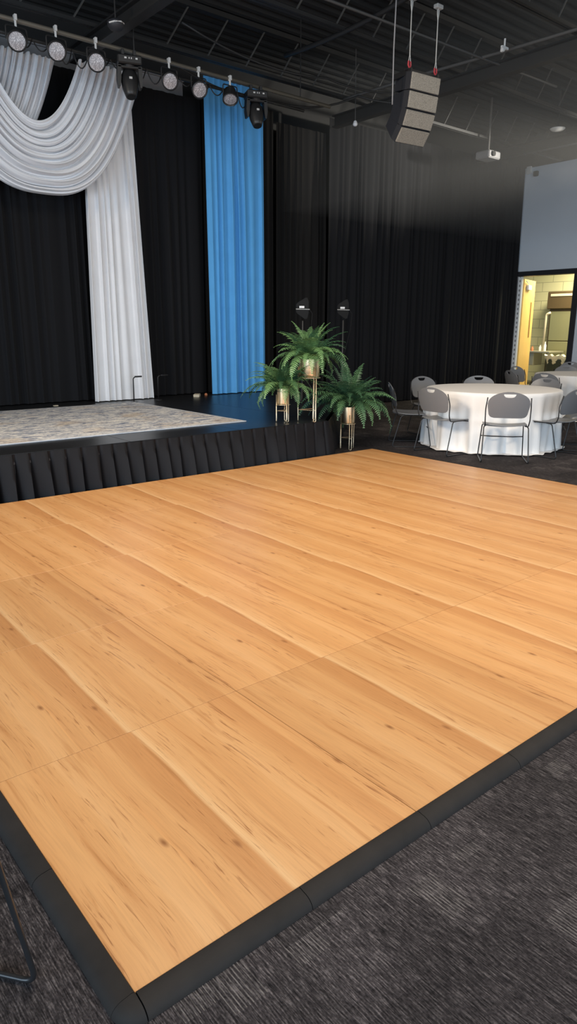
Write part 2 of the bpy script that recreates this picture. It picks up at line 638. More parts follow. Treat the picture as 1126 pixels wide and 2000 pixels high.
def thing(name, loc, label, cat, group=None, rz=0.0):
    o = bpy.data.objects.new(name, None)
    o.empty_display_size = 0.1
    COL.objects.link(o)
    o.location = loc
    o.rotation_euler = (0, 0, rz)
    return tag(o, label, cat, group)


def structure(o):
    o['kind'] = 'structure'
    return o


def copy_tree(o, parent=None):
    c = o.copy()
    COL.objects.link(c)
    if parent is not None:
        c.parent = parent
    for ch in list(o.children):
        copy_tree(ch, c)
    return c


def fillet(pts, rad, n=5):
    """round the corners of a polyline"""
    pts = [Vector(p) for p in pts]
    out = [pts[0]]
    for i in range(1, len(pts)-1):
        a, b, c = pts[i-1], pts[i], pts[i+1]
        d1, d2 = (a-b), (c-b)
        rr = min(rad, d1.length*0.45, d2.length*0.45)
        p, q = b+d1.normalized()*rr, b+d2.normalized()*rr
        for k in range(n+1):
            t = k/n
            out.append((1-t)**2*p+2*t*(1-t)*b+t*t*q)
    out.append(pts[-1])
    return out


# ------------------------------------------------------------------ structure : room shell
BACK_Y, WALL_X, CEIL_Z = 8.85, 14.0, 5.4
structure(MB().box((-6, -6, -0.1), (14.0, BACK_Y, 0)).build('floor', MT['carpet']))
# ribbed roof deck
prof = []
y = -3.0
while y < BACK_Y:
    prof += [(y, CEIL_Z), (y+0.07, CEIL_Z), (y+0.10, CEIL_Z+0.045), (y+0.17, CEIL_Z+0.045)]
    y += 0.20
mb = MB()
P = [(x, yy, zz) for x in (-4.0, 14.15) for yy, zz in prof]
n = len(prof)
mb.add(P, [(i, i+1, n+i+1, n+i) for i in range(n-1)])
mb.box((-4, -3.0, CEIL_Z+0.05), (14.15, BACK_Y, CEIL_Z+0.12))
structure(mb.build('ceiling', MT['deck']))
structure(MB().box((-4, BACK_Y, 0), (14.15, BACK_Y+0.15, CEIL_Z+0.1)).build('wall_back', MT['black_wall']))
DY0, DY1, DZ = 6.88, 8.36, 2.63        # rough opening in the right wall
mb = MB()
mb.box((WALL_X, -3, 0), (WALL_X+0.14, DY0, 4.78))
mb.box((WALL_X, DY0, DZ), (WALL_X+0.14, DY1, 4.78))
mb.box((WALL_X, DY1, 0), (WALL_X+0.14, BACK_Y, 4.78))
structure(mb.build('wall_right', MT['blue_wall']))
structure(MB().box((WALL_X+0.02, -3, 4.78), (WALL_X+0.14, BACK_Y, CEIL_Z+0.1)).build('wall_right_upper', MT['black_wall']))
# grey band of steel above the stage curtain
mb = MB()
mb.box((-3.5, 8.50, 4.60), (5.46, 8.53, 4.80))
mb.box((-3.5, 8.46, 4.80), (5.46, 8.56, 4.815))
structure(mb.build('trim_1', MT['beam_grey']))

# door frame and the room behind
door = bpy.data.objects.new('door_1', None)
COL.objects.link(door)
door.location = (WALL_X, 0, 0)
structure(door)
mb = MB()
mb.box((-0.03, DY0-0.02, 0), (0.17, DY0+0.10, DZ+0.02))
mb.box((-0.03, DY0+0.10, DZ-0.08), (0.17, DY1, DZ+0.02))
mb.build('door_frame', MT['door_black'], door)
MB().box((-0.02, DY1-0.045, 0), (0.17, DY1+0.02, DZ-0.08)).build('door_jamb', MT['beam_grey'], door)
MB().box((0.0, -0.045, 0), (0.06, 0.045, DZ-0.09)).build('hinge_strip', MT['perforated'], door, loc=(-0.02, DY1-0.09, 0))
ang = math.atan2(8.50-8.22, 15.02-14.12)
leaf = MB().box((-0.03, -0.022, 0.01), (0.92, 0.022, DZ-0.13), bev=0.003).build('door_leaf', MT['door_wood'], door, loc=(0.14, 8.27, 0))
leaf.rotation_euler = (0, 0, ang)
MB().box((0.62, -0.028, 1.22), (0.71, 0.028, 2.02)).build('vision_slot', MT['vision'], leaf)
mb = MB()
mb.box((0.14, -0.075, DZ-0.36), (0.42, -0.022, DZ-0.25), bev=0.008)
mb.tube([(0.28, -0.05, DZ-0.25), (0.24, -0.05, DZ-0.22), (-0.04, -0.07, DZ-0.18)], 0.012, 6)
mb.build('door_closer', MT['white_fixture'], leaf)
RX = 17.6
structure(MB().box((RX, 6.0, 0), (RX+0.12, 12.5, 3.4)).build('wall_storeroom', MT['block']))
structure(MB().box((WALL_X+0.14, 12.5, 0), (RX+0.12, 12.6, 3.4)).build('wall_storeroom_side', MT['block']))
structure(MB().box((14.0, 5.9, -0.1), (RX+0.1, 12.6, 0)).build('floor_storeroom', mat('storeroom_floor', (0.16, 0.13, 0.09), 0.5)))
structure(MB().box((WALL_X+0.14, 6.0, 3.4), (RX+0.1, 12.6, 3.5)).build('ceiling_storeroom', MT['white_fixture']))
area('storeroom_lamp', (16.0, 7.9, 3.3), (16.0, 7.9, 0), 1.8, 1.0, 270, (1.0, 0.90, 0.62))

# ------------------------------------------------------------------ ceiling steel
for i, (yy) in enumerate((0.6, 2.3, 4.0, 5.75, 7.55)):
    jo = thing('steel_joist', (-4, yy, 4.80), ['dark roof joist over the near dance floor', 'dark roof joist over the middle of the dance floor', 'dark roof joist in front of the hanging speaker',
               'dark roof joist between the speaker and the light pipe', 'dark roof joist above the stage, behind the light pipe'][i], 'joist', 'roof joists')
    mb = MB()
    mb.box((0, -0.045, 0), (18.0, -0.008, 0.04))
    mb.box((0, 0.008, 0), (18.0, 0.045, 0.04))
    mb.build('bottom_chord', MT['steel_black'], jo)
    mb = MB()
    mb.box((0, -0.05, 0.54), (18.0, 0.05, 0.60))
    mb.build('top_chord', MT['steel_black'], jo)
    mb = MB()
    x = 0.1
    while x < 17.4:
        mb.tube([(x, 0, 0.02), (x+0.36, 0, 0.56)], 0.011, 5)
        x += 0.61
    w = mb.build('web', MT['steel_web'], jo)
for i, (xx, lab) in enumerate(((3.74, 'black roof girder crossing above the stage lights'), (8.24, 'black roof girder beyond the hanging speaker'), (12.2, 'black roof girder near the pale blue wall'))):
    mb = MB()
    mb.box((xx-0.065, -3, 4.62), (xx+0.065, 8.28, 4.64))
    mb.box((xx-0.065, -3, 4.78), (xx+0.065, 8.28, 4.799))
    mb.box((xx-0.008, -3, 4.64), (xx+0.008, 8.28, 4.78))
    tag(mb.build('steel_girder', MT['steel_black']), lab, 'girder', 'roof girders')


def cable(name, pts, rad, m, label, cat='cable', sag=0.0, group=None, n=6):
    P = []
    pts = [Vector(p) for p in pts]
    for a, b in zip(pts, pts[1:]):
        for k in range(8):
            t = k/8
            p = a.lerp(b, t)
            p.z -= sag*4*t*(1-t)
            P.append(p)
    P.append(pts[-1])
    o = MB().tube(P, rad, n).build(name, m, smooth=True)
    if label:
        tag(o, label, cat, group)
    return o


cable('ceiling_conduit', [(5.95, 4.4, 4.86), (6.05, 6.9, 4.86)], 0.03, MT['steel_black'], 'black conduit running across the ceiling left of the speaker', 'conduit', sag=0.06)
cable('ceiling_conduit', [(8.0, 3.6, 4.78), (7.9, 4.9, 4.78), (7.78, 5.9, 4.78), (7.6, 7.4, 4.74)], 0.022, MT['steel_web'], 'pale conduit running across the ceiling right of the speaker', 'conduit')
cable('ceiling_conduit', [(5.0, 5.2, 4.77), (6.9, 5.15, 4.77), (9.6, 5.1, 4.77)], 0.016, MT['steel_web'], 'thin conduit under the joists above the speaker', 'conduit')
cable('drooping_cable', [(4.6, 7.4, 4.62), (6.4, 7.5, 4.50), (7.6, 7.1, 4.72), (8.6, 6.3, 4.74)], 0.014, MT['steel_black'], 'black cable drooping under the ceiling beyond the light pipe', 'cable', sag=0.10)
cable('drooping_cable', [(4.3, 6.6, 4.74), (6.6, 6.7, 4.66), (8.2, 6.2, 4.74)], 0.012, MT['steel_black'], 'black cable drooping under the ceiling in front of the light pipe', 'cable', sag=0.12)

# ------------------------------------------------------------------ dance floor
TH = 0.028
NX, NY = 6, 5
df = thing('dance_floor', (0, 0, 0), 'square portable maple dance floor with black rubber edge on carpet', 'dance floor')
g = 0.0009
pan = MB().box((g, g, 0.002), (PANEL-g, PANEL-g, TH), bev=0.0008).build('floor_panel', MT['wood'], df)
first = True
for j in range(NY):
    for i in range(NX):
        o = pan if first else pan.copy()
        if not first:
            COL.objects.link(o)
            o.parent = df
        first = False
        o.location = (i*PANEL, j*PANEL, 0)


def edge_profile(w):
    pts = [(0, 0.001), (0, TH+0.001), (-w*0.12, TH+0.0035), (-w*0.35, TH+0.001)]
    for k in range(1, 7):
        a = PI/2*k/6
        pts.append((-w*0.35-w*0.65*math.sin(a), (TH+0.001)*math.cos(a)))
    return pts


def edge_strip(length, w=0.056):
    pr = edge_profile(w)
    pr[-1] = (pr[-1][0], 0.001)
    mb = MB()
    n = len(pr)
    e = 0.001
    P = [(e, a, b) for a, b in pr]+[(length-e, a, b) for a, b in pr]
    F = [(i, (i+1) % n, (i+1) % n+n, i+n) for i in range(n)]
    F += [tuple(range(n))[::-1], tuple(range(n, 2*n))]
    mb.add(P, F)
    return mb


HALF = PANEL/2
es = fix_normals(edge_strip(HALF).build('edge_strip', MT['rubber'], df, smooth=True, angle=50))
lx, ly = NX*PANEL, NY*PANEL
first = True
spots = []
for k in range(NX*2):
    spots.append((k*HALF+0.002, 0, 0))
for k in range(NY*2):
    spots.append((0, (k+1)*HALF, -PI/2))
    spots.append((lx, k*HALF, PI/2))
for k in range(10, NX*2):
    spots.append(((k+1)*HALF, ly, PI))
for (x, y, a) in spots:
    o = es if first else es.copy()
    if not first:
        COL.objects.link(o)
        o.parent = df
    first = False
    o.location = (x, y, 0)
    o.rotation_euler = (0, 0, a)
# rounded corner pieces
pr = edge_profile(0.056)
pr[-1] = (pr[-1][0], 0.001)
for (x, y, a0) in ((0, 0, PI), (lx, 0, 1.5*PI), (lx, ly, 0)):
    mb = MB()
    na = 8
    n = len(pr)
    P = []
    for k in range(na+1):
        a = a0+PI/2*k/na
        for (q, z) in pr:
            P.append((x-q*math.cos(a), y-q*math.sin(a), z))
    F = []
    for k in range(na):
        for i in range(n-1):
            F.append((k*n+i, k*n+i+1, (k+1)*n+i+1, (k+1)*n+i))
    mb.add(P, F)
    fix_normals(mb.build('edge_corner', MT['rubber'], df, smooth=True))

# ------------------------------------------------------------------ stage
SZ = 0.40
SX1, SY0, SYB = 4.86, 4.68, 8.55
st = thing('stage', (1.0, 6.5, 0), 'low black stage platform behind the dance floor', 'stage')
ox, oy = 1.0, 6.5
first = None
for (x0, x1, y0, y1) in [(SX1-2.44*0.5*(k+1), SX1-1.22*k, SY0, 6.9) for k in range(6)]+[(SX1-1.22*(k+1), SX1-1.22*k, 6.9, SYB) for k in range(6)]:
    mb = MB().box((x0+0.0015-ox, y0+0.0015-oy, SZ-0.09), (x1-0.0015-ox, y1-0.0015-oy, SZ), bev=0.002)
    dk = mb.build('deck_panel', MT['stage_top'], st)
    for (a, b) in ((x0+0.1, y0+0.1), (x1-0.1, y0+0.1), (x0+0.1, y1-0.1), (x1-0.1, y1-0.1)):
        MB().tube([(a-ox, b-oy, 0.002), (a-ox, b-oy, SZ-0.09)], 0.024, 8).build('leg', MT['steel_black'], st)


wing = [(SX1+0.0015, SY0+0.05), (SX1+2.2, 6.72), (SX1+2.2, SYB), (SX1+0.0015, SYB)]
P = [(a-ox, b-oy, zz) for zz in (SZ-0.09, SZ) for a, b in wing]
dk = MB().add(P, [(3, 2, 1, 0), (4, 5, 6, 7)]+[(k, (k+1) % 4, (k+1) % 4+4, k+4) for k in range(4)]).build('deck_panel', MT['stage_top'], st)
for (a, b) in ((SX1+0.1, SY0+0.4), (SX1+2.1, 6.9), (SX1+2.1, SYB-0.1), (SX1+0.1, SYB-0.1)):
    MB().tube([(a-ox, b-oy, 0.002), (a-ox, b-oy, SZ-0.09)], 0.024, 8).build('leg', MT['steel_black'], st)


def skirt_mesh(path, seed, z1=SZ-0.004):
    """knife pleated skirt that follows a polyline on the floor (outward is to the right of travel)"""
    rnd = random.Random(seed)
    pts = [Vector((p[0], p[1])) for p in path]
    segs = [(b-a).length for a, b in zip(pts, pts[1:])]
    tot = sum(segs)
    cols = []       # (s, depth_top, depth_bottom, kind)
    s = 0.0
    while s < tot-0.05:
        w = rnd.uniform(0.125, 0.165)
        fl = rnd.uniform(0.7, 1.35)
        sh = rnd.uniform(-0.02, 0.02)
        # one box fold: flat face, roll under, back to start
        lean = rnd.uniform(0.75, 1.25)
        for t, dt, db in ((0.0, -0.004, -0.012), (0.03, 0.010, 0.012), (0.22, 0.013, 0.030), (0.45, 0.015, 0.050*lean), (0.66, 0.017, 0.066*lean), (0.82, 0.018, 0.074*lean), (0.86, 0.016, 0.060), (0.89, -0.002, -0.014), (0.96, -0.004, -0.016)):
            cols.append((s+t*w, dt, db*fl, sh*math.sin(PI*t)))
        s += w
    cols.append((tot, 0.004, 0.01, 0))
    nz = 9
    P = []

    def at(sv):
        q = min(max(sv, 0), tot)
        for a, b, L_ in zip(pts, pts[1:], segs):
            if q <= L_+1e-9:
                t = (b-a).normalized()
                return a+t*q, Vector((t.y, -t.x))
            q -= L_
        return pts[-1], Vector((t.y, -t.x))
    for (sv, dt, db, sh) in cols:
        for k in range(nz):
            t = k/(nz-1)            # 0 top 1 bottom
            band = 0.10
            if t < band:
                dep = 0.006
            else:
                q = (t-band)/(1-band)
                dep = dt+(db-dt)*q**0.8
            p, nn = at(sv+sh*t)
            p = p+nn*(dep+0.004)
            P.append((p.x, p.y, z1*(1-t)+0.004*t))
    n = len(cols)
    F = [(i*nz+k, i*nz+k+1, (i+1)*nz+k+1, (i+1)*nz+k) for i in range(n-1) for k in range(nz-1)]
    return MB().add(P, F)


sk = skirt_mesh([(-3.0, SY0), (SX1, SY0), (SX1+0.03, SY0+0.03), (SX1+2.22, 6.70), (SX1+2.22, SYB)], 5)
o = sk.build('stage_skirt', MT['skirt'], smooth=True, angle=62)
tag(o, 'black pleated satin skirt hung round the edge of the low stage', 'stage skirt')

# rug
RX0, RX1, RY0, RY1 = 0.55, 4.09, 5.17, 7.80
hx, hy = (RX1-RX0)/2, (RY1-RY0)/2
MT['rug'] = rug_material(hx, hy)
o = MB().box((-hx, -hy, 0), (hx, hy, 0.009), bev=0.003).build('rug', MT['rug'], loc=((RX0+RX1)/2, (RY0+RY1)/2, SZ))
tag(o, 'faded grey and beige patterned rug laid on the black stage', 'rug')

# small things on stage


def floor_stand(x, y, h, arm, label):
    t = thing('floor_stand', (x, y, SZ), label, 'stand', 'thin bent-top stands on the stage')
    MB().tube(fillet([(0, 0, 0.01), (0.005, 0, h-0.02), (0.03, 0, h), (arm, -0.01, h+0.004)], 0.02), 0.008, 6).build('pole', MT['lamp_black'], t, smooth=True)
    MB().box((arm-0.10, -0.014, h-0.006), (arm+0.005, 0.012, h+0.014), bev=0.003).build('arm_head', MT['lamp_black'], t)
    MB().lathe([(0.05, 0), (0.05, 0.006), (0.02, 0.012)], 16).build('foot', MT['lamp_black'], t)


floor_stand(4.11, 7.86, 0.345, 0.13, 'thin black bent-top stand in front of the white drape')
floor_stand(4.53, 7.92, 0.345, 0.16, 'thin black bent-top stand in front of black curtain, right of white drape')
o = MB().box((-0.09, -0.045, 0), (0.09, 0.045, 0.045), bev=0.006).build('small_box', MT['beige'], loc=(5.22, 7.98, SZ))
o.rotation_euler = (0, 0, 0.9)
tag(o, 'small beige plastic box on the stage left of the blue drape', 'box')
o = MB().lathe([(0.022, 0), (0.024, 0.012), (0.018, 0.03), (0.008, 0.036)], 12).build('orange_knob', MT['orange'], loc=(5.46, 8.10, SZ))
tag(o, 'tiny orange knob on the stage beside the beige box', 'knob')
o = MB().box((-0.03, -0.02, 0), (0.03, 0.02, 0.012), bev=0.003).build('tape_scrap', MT['beige'], loc=(3.05, 8.02, SZ))
tag(o, 'tiny pale scrap at the foot of the black curtain', 'scrap')

# ------------------------------------------------------------------ curtains


def drape(x0, x1, y, z0, z1, pleat, amp, seed, ex=None, res=9, head=0.25, nz=16):
    rnd = random.Random(seed)
    ph = [rnd.uniform(0, 6.28) for _ in range(8)]
    n = int((x1-x0)/pleat*res)+2
    wid = x1-x0

    def fn(uu, vv):
        s = uu*wid
        # warped phase gives uneven folds
        w = 2*PI*s/pleat
        wob = 1.4*math.sin(0.31*w+ph[0])+0.9*math.sin(0.143*w+ph[1])
        shift = vv*(0.35*math.sin(0.21*w+ph[2])+0.25*math.sin(0.09*w+ph[3]))
        a = w+wob+shift*2.2
        k = 0.5+0.5*math.sin(0.17*w+ph[4])
        f = 0.62*math.sin(a)+0.30*math.sin(2*a+ph[5])*(0.4+0.6*k)+0.28*math.sin(0.43*a+ph[6]+vv)
        am = amp*(head+(1-head)*min(1, vv*2.5))*(0.55+0.75*k)
        x = x0+s
        if ex:
            l, rr = ex(vv)
            x = l+(rr-l)*uu
        return (x+0.25*am*math.cos(a+0.6), y-am*f, z1+(z0-z1)*vv)
    return MB().grid(fn, n, nz)


CY = 8.42
o = drape(-3.0, 3.90, CY, SZ+0.012, 4.60, 0.15, 0.045, 3).build('black_curtain', MT['velour'], smooth=True)
tag(o, 'black stage curtain left of and behind the white drape', 'curtain', 'black curtain panels')
o = drape(3.92, 5.70, CY, SZ+0.012, 4.60, 0.16, 0.05, 4).build('black_curtain', MT['velour'], smooth=True)
tag(o, 'black stage curtain between the white drape and the blue drape', 'curtain', 'black curtain panels')
o = drape(5.72, 7.06, CY, SZ+0.012, 4.70, 0.16, 0.04, 5).build('black_curtain', MT['velour_warm'], smooth=True)
tag(o, 'black stage curtain behind and just right of the blue drape', 'curtain', 'black curtain panels')
o = drape(7.10, 8.15, CY-0.02, 0.015, 4.55, 0.13, 0.05, 6).build('black_curtain', MT['velour_warm'], smooth=True)
tag(o, 'black curtain panel behind the ferns and the two paddle antennas', 'curtain', 'black curtain panels')
o = drape(8.19, 13.96, CY-0.06, 0.015, 4.79, 0.145, 0.045, 7).build('black_curtain', MT['velour'], smooth=True)
tag(o, 'long black wall curtain behind the round table, ending at the doorway', 'curtain', 'black curtain panels')

o = drape(3.66, 4.52, 8.14, SZ+0.012, 4.55, 0.125, 0.042, 21, ex=lambda v: (3.74-0.08*v, 4.43+0.14*v), res=12).build('white_drape', MT['white_sheer'], smooth=True)
tag(o, 'long white drape hanging straight to the stage, under the swag', 'drape')
o = drape(5.60, 6.66, 8.10, SZ+0.012, 4.82, 0.135, 0.042, 33, ex=lambda v: (5.555+0.03*v, 6.60+0.02*v), res=12).build('blue_drape', MT['blue_cloth'], smooth=True)
tag(o, 'long sky blue drape hanging from ceiling to stage', 'drape')


def swag(xl0, xl1, xr0, xr1, ztop, sag_in, sag_out, y, seed, zl=None):
    """draped scarf between two gathered heads; v=0 is the upper (inner) edge, v=1 the lower edge"""
    rnd = random.Random(seed)
    ph = [rnd.uniform(0, 6.28) for _ in range(6)]

    def fn(uu, vv):
        t = uu*2-1
        a0, b0 = xl1+(xl0-xl1)*vv, xr0+(xr1-xr0)*vv
        xc, hw = (a0+b0)/2, (b0-a0)/2
        sgn = 1 if t >= 0 else -1
        q = sgn*math.sin(abs(t)*PI/2)          # denser sampling near the heads
        p = 2.0+0.75*vv
        sag = sag_in+(sag_out-sag_in)*(vv**0.92)
        x = xc+hw*q
        drop = max(0.0, 1-abs(q)**p)
        z = ztop-0.02*vv*0-sag*drop
        mid = drop**0.5
        w = vv*2*PI*9.0+1.2*math.sin(vv*9+ph[0])+0.7*t*math.sin(vv*5+ph[1])
        amp = 0.022+0.028*mid
        f = math.sin(w)+0.45*math.sin(2.1*w+ph[2]+1.3*t)+0.3*math.sin(3.7*w+ph[3]-1.1*t)
        yy = y-0.05-0.10*mid*math.sin(PI*vv)-amp*f
        head = (1-mid)
        z += 0.012*math.sin(vv*60)*head
        return (x, yy, z+0.010*mid*math.cos(w))
    return MB().grid(fn, 90, 150)


o = swag(1.20, 1.92, 2.66, 3.37, 4.53, 0.75, 1.30, 8.06, 5).build('white_swag', MT['white_sheer'], smooth=True)
tag(o, 'white swag drape gathered at upper left edge, tucked behind the lower swag', 'swag', 'white swag drapes')
o = swag(1.70, 2.42, 3.60, 4.44, 4.53, 0.77, 1.555, 7.90, 9).build('white_swag', MT['white_sheer'], smooth=True)
tag(o, 'large white swag drape sagging deep across the black curtain', 'swag', 'white swag drapes')

# ------------------------------------------------------------------ lighting pipe and stage lights
PY, PZ = 7.0, 4.47
mb = MB()
mb.tube([(-2.5, PY, PZ), (6.95, PY, PZ-0.03)], 0.024, 10)
pipe = tag(mb.build('lighting_pipe', MT['pipe'], smooth=True), 'long worn metal lighting pipe hung above the stage front', 'pipe')
for x in (-1.0, 1.5, 3.9, 6.4):
    MB().tube([(x, PY, PZ), (x, PY, 5.41)], 0.008, 6).build('hanger_rod', MT['steel_black'], pipe)
o = MB().tube([(1.0, PY+0.16, PZ-0.09), (3.0, PY+0.16, PZ-0.10), (6.6, PY+0.16, PZ-0.11)], 0.02, 8).build('lighting_pipe', MT['steel_black'], smooth=True)
tag(o, 'black pipe running just under and behind the worn lighting pipe', 'pipe')


def par_proto():
    t = thing('par_light', (0, 0, 0), 'x', 'stage light', 'round LED stage lights on the pipe')
    mb = MB()
    mb.tube([(0, 0, -0.03), (0, 0, -0.10)], 0.014, 8)
    mb.box((-0.016, -0.03, -0.035), (0.016, 0.03, 0.03), bev=0.004)
    mb.build('clamp', MT['clamp'], t)
    mb = MB()
    mb.tube(fillet([(-0.125, 0, -0.25), (-0.125, 0, -0.10), (0.125, 0, -0.10), (0.125, 0, -0.25)], 0.03), 0.009, 6)
    mb.build('yoke', MT['lamp_black'], t)
    b = MB().lathe([(0.045, -0.13), (0.085, -0.115), (0.100, -0.05), (0.112, 0.02), (0.114, 0.055), (0.106, 0.06), (0.098, 0.052), (0.096, 0.035)], 28).build('housing', MT['lamp_black'], t, smooth=True, angle=40)
    b.location = (0, 0, -0.25)
    l = MB().lathe([(0.0005, 0.048), (0.05, 0.047), (0.096, 0.040)], 28, caps=False).build('lens', MT['led'], b, smooth=True)
    return t


pars = [((2.545, 4.47), (-0.2, -0.9, 1.6), 'leftmost round LED stage light, above the left white swag'),
        ((2.965, 4.47), (-0.2, -0.9, 1.5), 'round LED stage light second from left, at the gap between swags'),
        ((3.415, 4.46), (-0.3, -1.1, 1.4), 'round LED stage light third from left, in front of the large swag'),
        ((4.335, 4.46), (1.6, -0.9, 0.2), 'round LED stage light right of the left moving head, above black curtain'),
        ((4.745, 4.45), (2.6, -0.8, -0.6), 'round LED stage light by the left edge of the blue drape'),
        ((5.210, 4.45), (4.75, 6.35, 2.9), 'round LED stage light tilted steeply down in front of blue drape')]
proto = par_proto()
for i, ((x, z), aim, lab) in enumerate(pars):
    t = proto if i == 0 else copy_tree(proto)
    t['label'] = lab
    t.location = (x, PY-0.03, z)
    t.scale = (0.86, 0.86, 0.86)
    hs = [c for c in t.children if c.name.startswith('housing')][0]
    hs.rotation_euler = (Vector(aim)-Vector((x, PY, z-0.25))).to_track_quat('Z', 'Y').to_euler()


def moving_head_proto():
    t = thing('moving_head_light', (0, 0, 0), 'x', 'moving head light', 'moving head stage lights on the pipe')
    for s in (-1, 1):
        MB().box((s*0.08-0.02, -0.03, -0.06), (s*0.08+0.02, 0.03, 0.03), bev=0.004).build('clamp', MT['lamp_black'], t)
    b = MB().box((-0.165, -0.12, -0.17), (0.165, 0.12, -0.06), bev=0.015).build('base', MT['lamp_black'], t)
    for (x, w) in ((-0.06, 0.03), (-0.01, 0.012), (0.02, 0.012), (0.09, 0.028)):
        MB().box((x-w/2, -0.124, -0.115), (x+w/2, -0.118, -0.095)).build('connector', MT['clamp'], b)
    mb = MB()
    mb.lathe([(0.07, -0.20), (0.085, -0.17)], 20)
    for s in (-1, 1):
        mb.prism([(s*0.115, -0.18), (s*0.165, -0.18), (s*0.175, -0.34), (s*0.16, -0.44), (s*0.135, -0.44), (s*0.12, -0.34)], -0.07, 0.07)
    mb.box((-0.165, -0.07, -0.215), (0.165, 0.07, -0.18), bev=0.01)
    fix_normals(mb.build('yoke', MT['lamp_black'], t))
    hd = MB().lathe([(0.03, 0.17), (0.085, 0.15), (0.115, 0.08), (0.118, 0.0), (0.108, -0.09), (0.085, -0.17), (0.072, -0.21), (0.060, -0.215)], 26).build('head', MT['lamp_black'], t, smooth=True, angle=50)
    hd.location = (0, 0, -0.37)
    MB().lathe([(0.0005, -0.222), (0.058, -0.218)], 22, caps=False).build('lens', MT['antenna'], hd, smooth=True)
    MB().box((-0.02, -0.128, -0.03), (0.022, -0.114, 0.0), bev=0.003).build('badge', MT['clamp'], hd)
    return t


mh = moving_head_proto()
for i, (x, z, rx, lab) in enumerate(((3.80, 4.42, -0.35, 'black moving head light hanging over the right end of the white swag'), (5.60, 4.41, -0.42, 'black moving head light hanging over the right edge of the blue drape'))):
    t = mh if i == 0 else copy_tree(mh)
    t['label'] = lab
    t.location = (x, PY-0.05, z)
    t.rotation_euler = (0, 0, -0.35)
    t.scale = (0.82, 0.82, 0.82)
    hd = [c for c in t.children if c.name.startswith('head')][0]
    hd.rotation_euler = (rx, 0, 0)

rnd = random.Random(8)
lamps = [2.545, 2.965, 3.415, 3.86, 4.335, 4.745, 5.21, 5.6]
for k, (a, b) in enumerate(zip(lamps, lamps[1:])):
    sg = 0.10+0.16*rnd.random()
    words = ['first and second', 'second and third', 'third light and left moving head of', 'left moving head and fourth', 'fourth and fifth', 'fifth and sixth', 'sixth light and right moving head of']
    cable('lamp_cable', [(a+0.06, PY+0.05, 4.31), ((a+b)/2, PY+0.09, 4.36), (b-0.06, PY+0.05, 4.31)], 0.007, MT['lamp_black'],
          'thin black lamp cable drooping between ' + words[k] + ' round stage lights', 'cable', sag=sg*0.6, group='cables between the stage lights')

# ------------------------------------------------------------------ hanging line-array speaker
SPK = Vector((6.12, 4.55, 4.095))
spk = thing('line_array_speaker', SPK, 'hanging stack of four tan-grilled speaker boxes curving down from ceiling', 'speaker')
spk.rotation_euler = (0, 0, -0.10)
z, yb = 0.0, 0.0
WD = 0.435
for i, tilt in enumerate((8, 10, 23, 38)):
    a = math.radians(tilt)
    h = 0.178
    B = bpy.data.objects.new('dummy', None)
    dn = Vector((0, math.sin(a), -math.cos(a)))     # down along the face, leaning back
    fw = Vector((0, -math.cos(a), -math.sin(a)))    # face normal, front
    top = Vector((0, yb, z))
    Mx = Matrix(((1, 0, 0), tuple(-fw), tuple(-dn))).transposed().to_4x4()
    Mx.translation = top
    # cabinet in local axes : x width, y back, z up, origin at front top centre
    poly = [(-WD/2, 0.0), (WD/2, 0.0), (WD/2, 0.08), (WD/2*0.62, 0.34), (-WD/2*0.62, 0.34), (-WD/2, 0.08)]
    mb = MB()
    n = 6
    zz0, zz1 = -h+0.004, -0.004
    P = [(px, py, zz0+(0.02 if py > 0.1 else 0)) for px, py in poly]+[(px, py, zz1-(0.02 if py > 0.1 else 0)) for px, py in poly]
    F = [tuple(range(n))[::-1], tuple(range(n, 2*n))]+[(k, (k+1) % n, (k+1) % n+n, k+n) for k in range(n)]
    mb.add([tuple(Mx @ Vector(p)) for p in P], F)
    cb = mb.build('speaker_box', MT['cabinet_black'], spk)
    MB().box((-WD/2+0.006, -0.014, -h+0.010), (WD/2-0.006, 0.004, -0.010), M=Mx, bev=0.004).build('grille', MT['grille'], cb)
    end = top+dn*h
    yb, z = end.y, end.z
bpy.data.objects.remove(B)
mb = MB()
for s in (-1, 1):
    mb.box((s*0.20-0.012, 0.02, -0.02), (s*0.20+0.012, 0.30, 0.035))
mb.box((-0.23, 0.06, 0.02), (0.23, 0.10, 0.04))
mb.build('rigging_bar', MT['lamp_black'], spk)
for (dx, lab) in ((-0.19, 'steel hoist cable at the left of hanging speaker stack'), (0.20, 'steel hoist cable at the right of hanging speaker stack')):
    cA = spk.location+Matrix.Rotation(-0.10, 3, 'Z') @ Vector((dx, 0.07, 0.05))
    hc = thing('hoist_cable', cA, lab, 'cable', 'speaker hoist cables')
    topz = 4.80-cA.z
    MB().tube([(0, 0, 0.10), (0.0, 0, topz)], 0.006, 6).build('wire', MT['cable_steel'], hc)
    for z0, sg in ((0.03, 1), (topz-0.03, -1)):
        MB().tube([(-0.016, 0, z0), (-0.013, 0, z0+sg*0.04), (0, 0, z0+sg*0.11), (0.013, 0, z0+sg*0.04), (0.016, 0, z0)], 0.005, 6).build('thimble', MT['cable_steel'], hc)
    mb = MB()
    mb.tube([(-0.016, 0, 0.06), (-0.02, 0, 0.02), (0, 0, -0.01), (0.02, 0, 0.02), (0.016, 0, 0.06)], 0.009, 6)
    mb.build('shackle', MT['red'], hc)
    MB().box((-0.05, -0.03, topz-0.02), (0.05, 0.03, topz+0.02), bev=0.005).build('beam_clamp', MT['cable_steel'], hc)
cable('speaker_cable', [(5.76, 4.70, 4.79), (5.77, 4.72, 4.3), (5.80, 4.74, 3.78)], 0.008, MT['beam_grey'], 'thin grey signal cable hanging behind the speaker stack', 'cable')

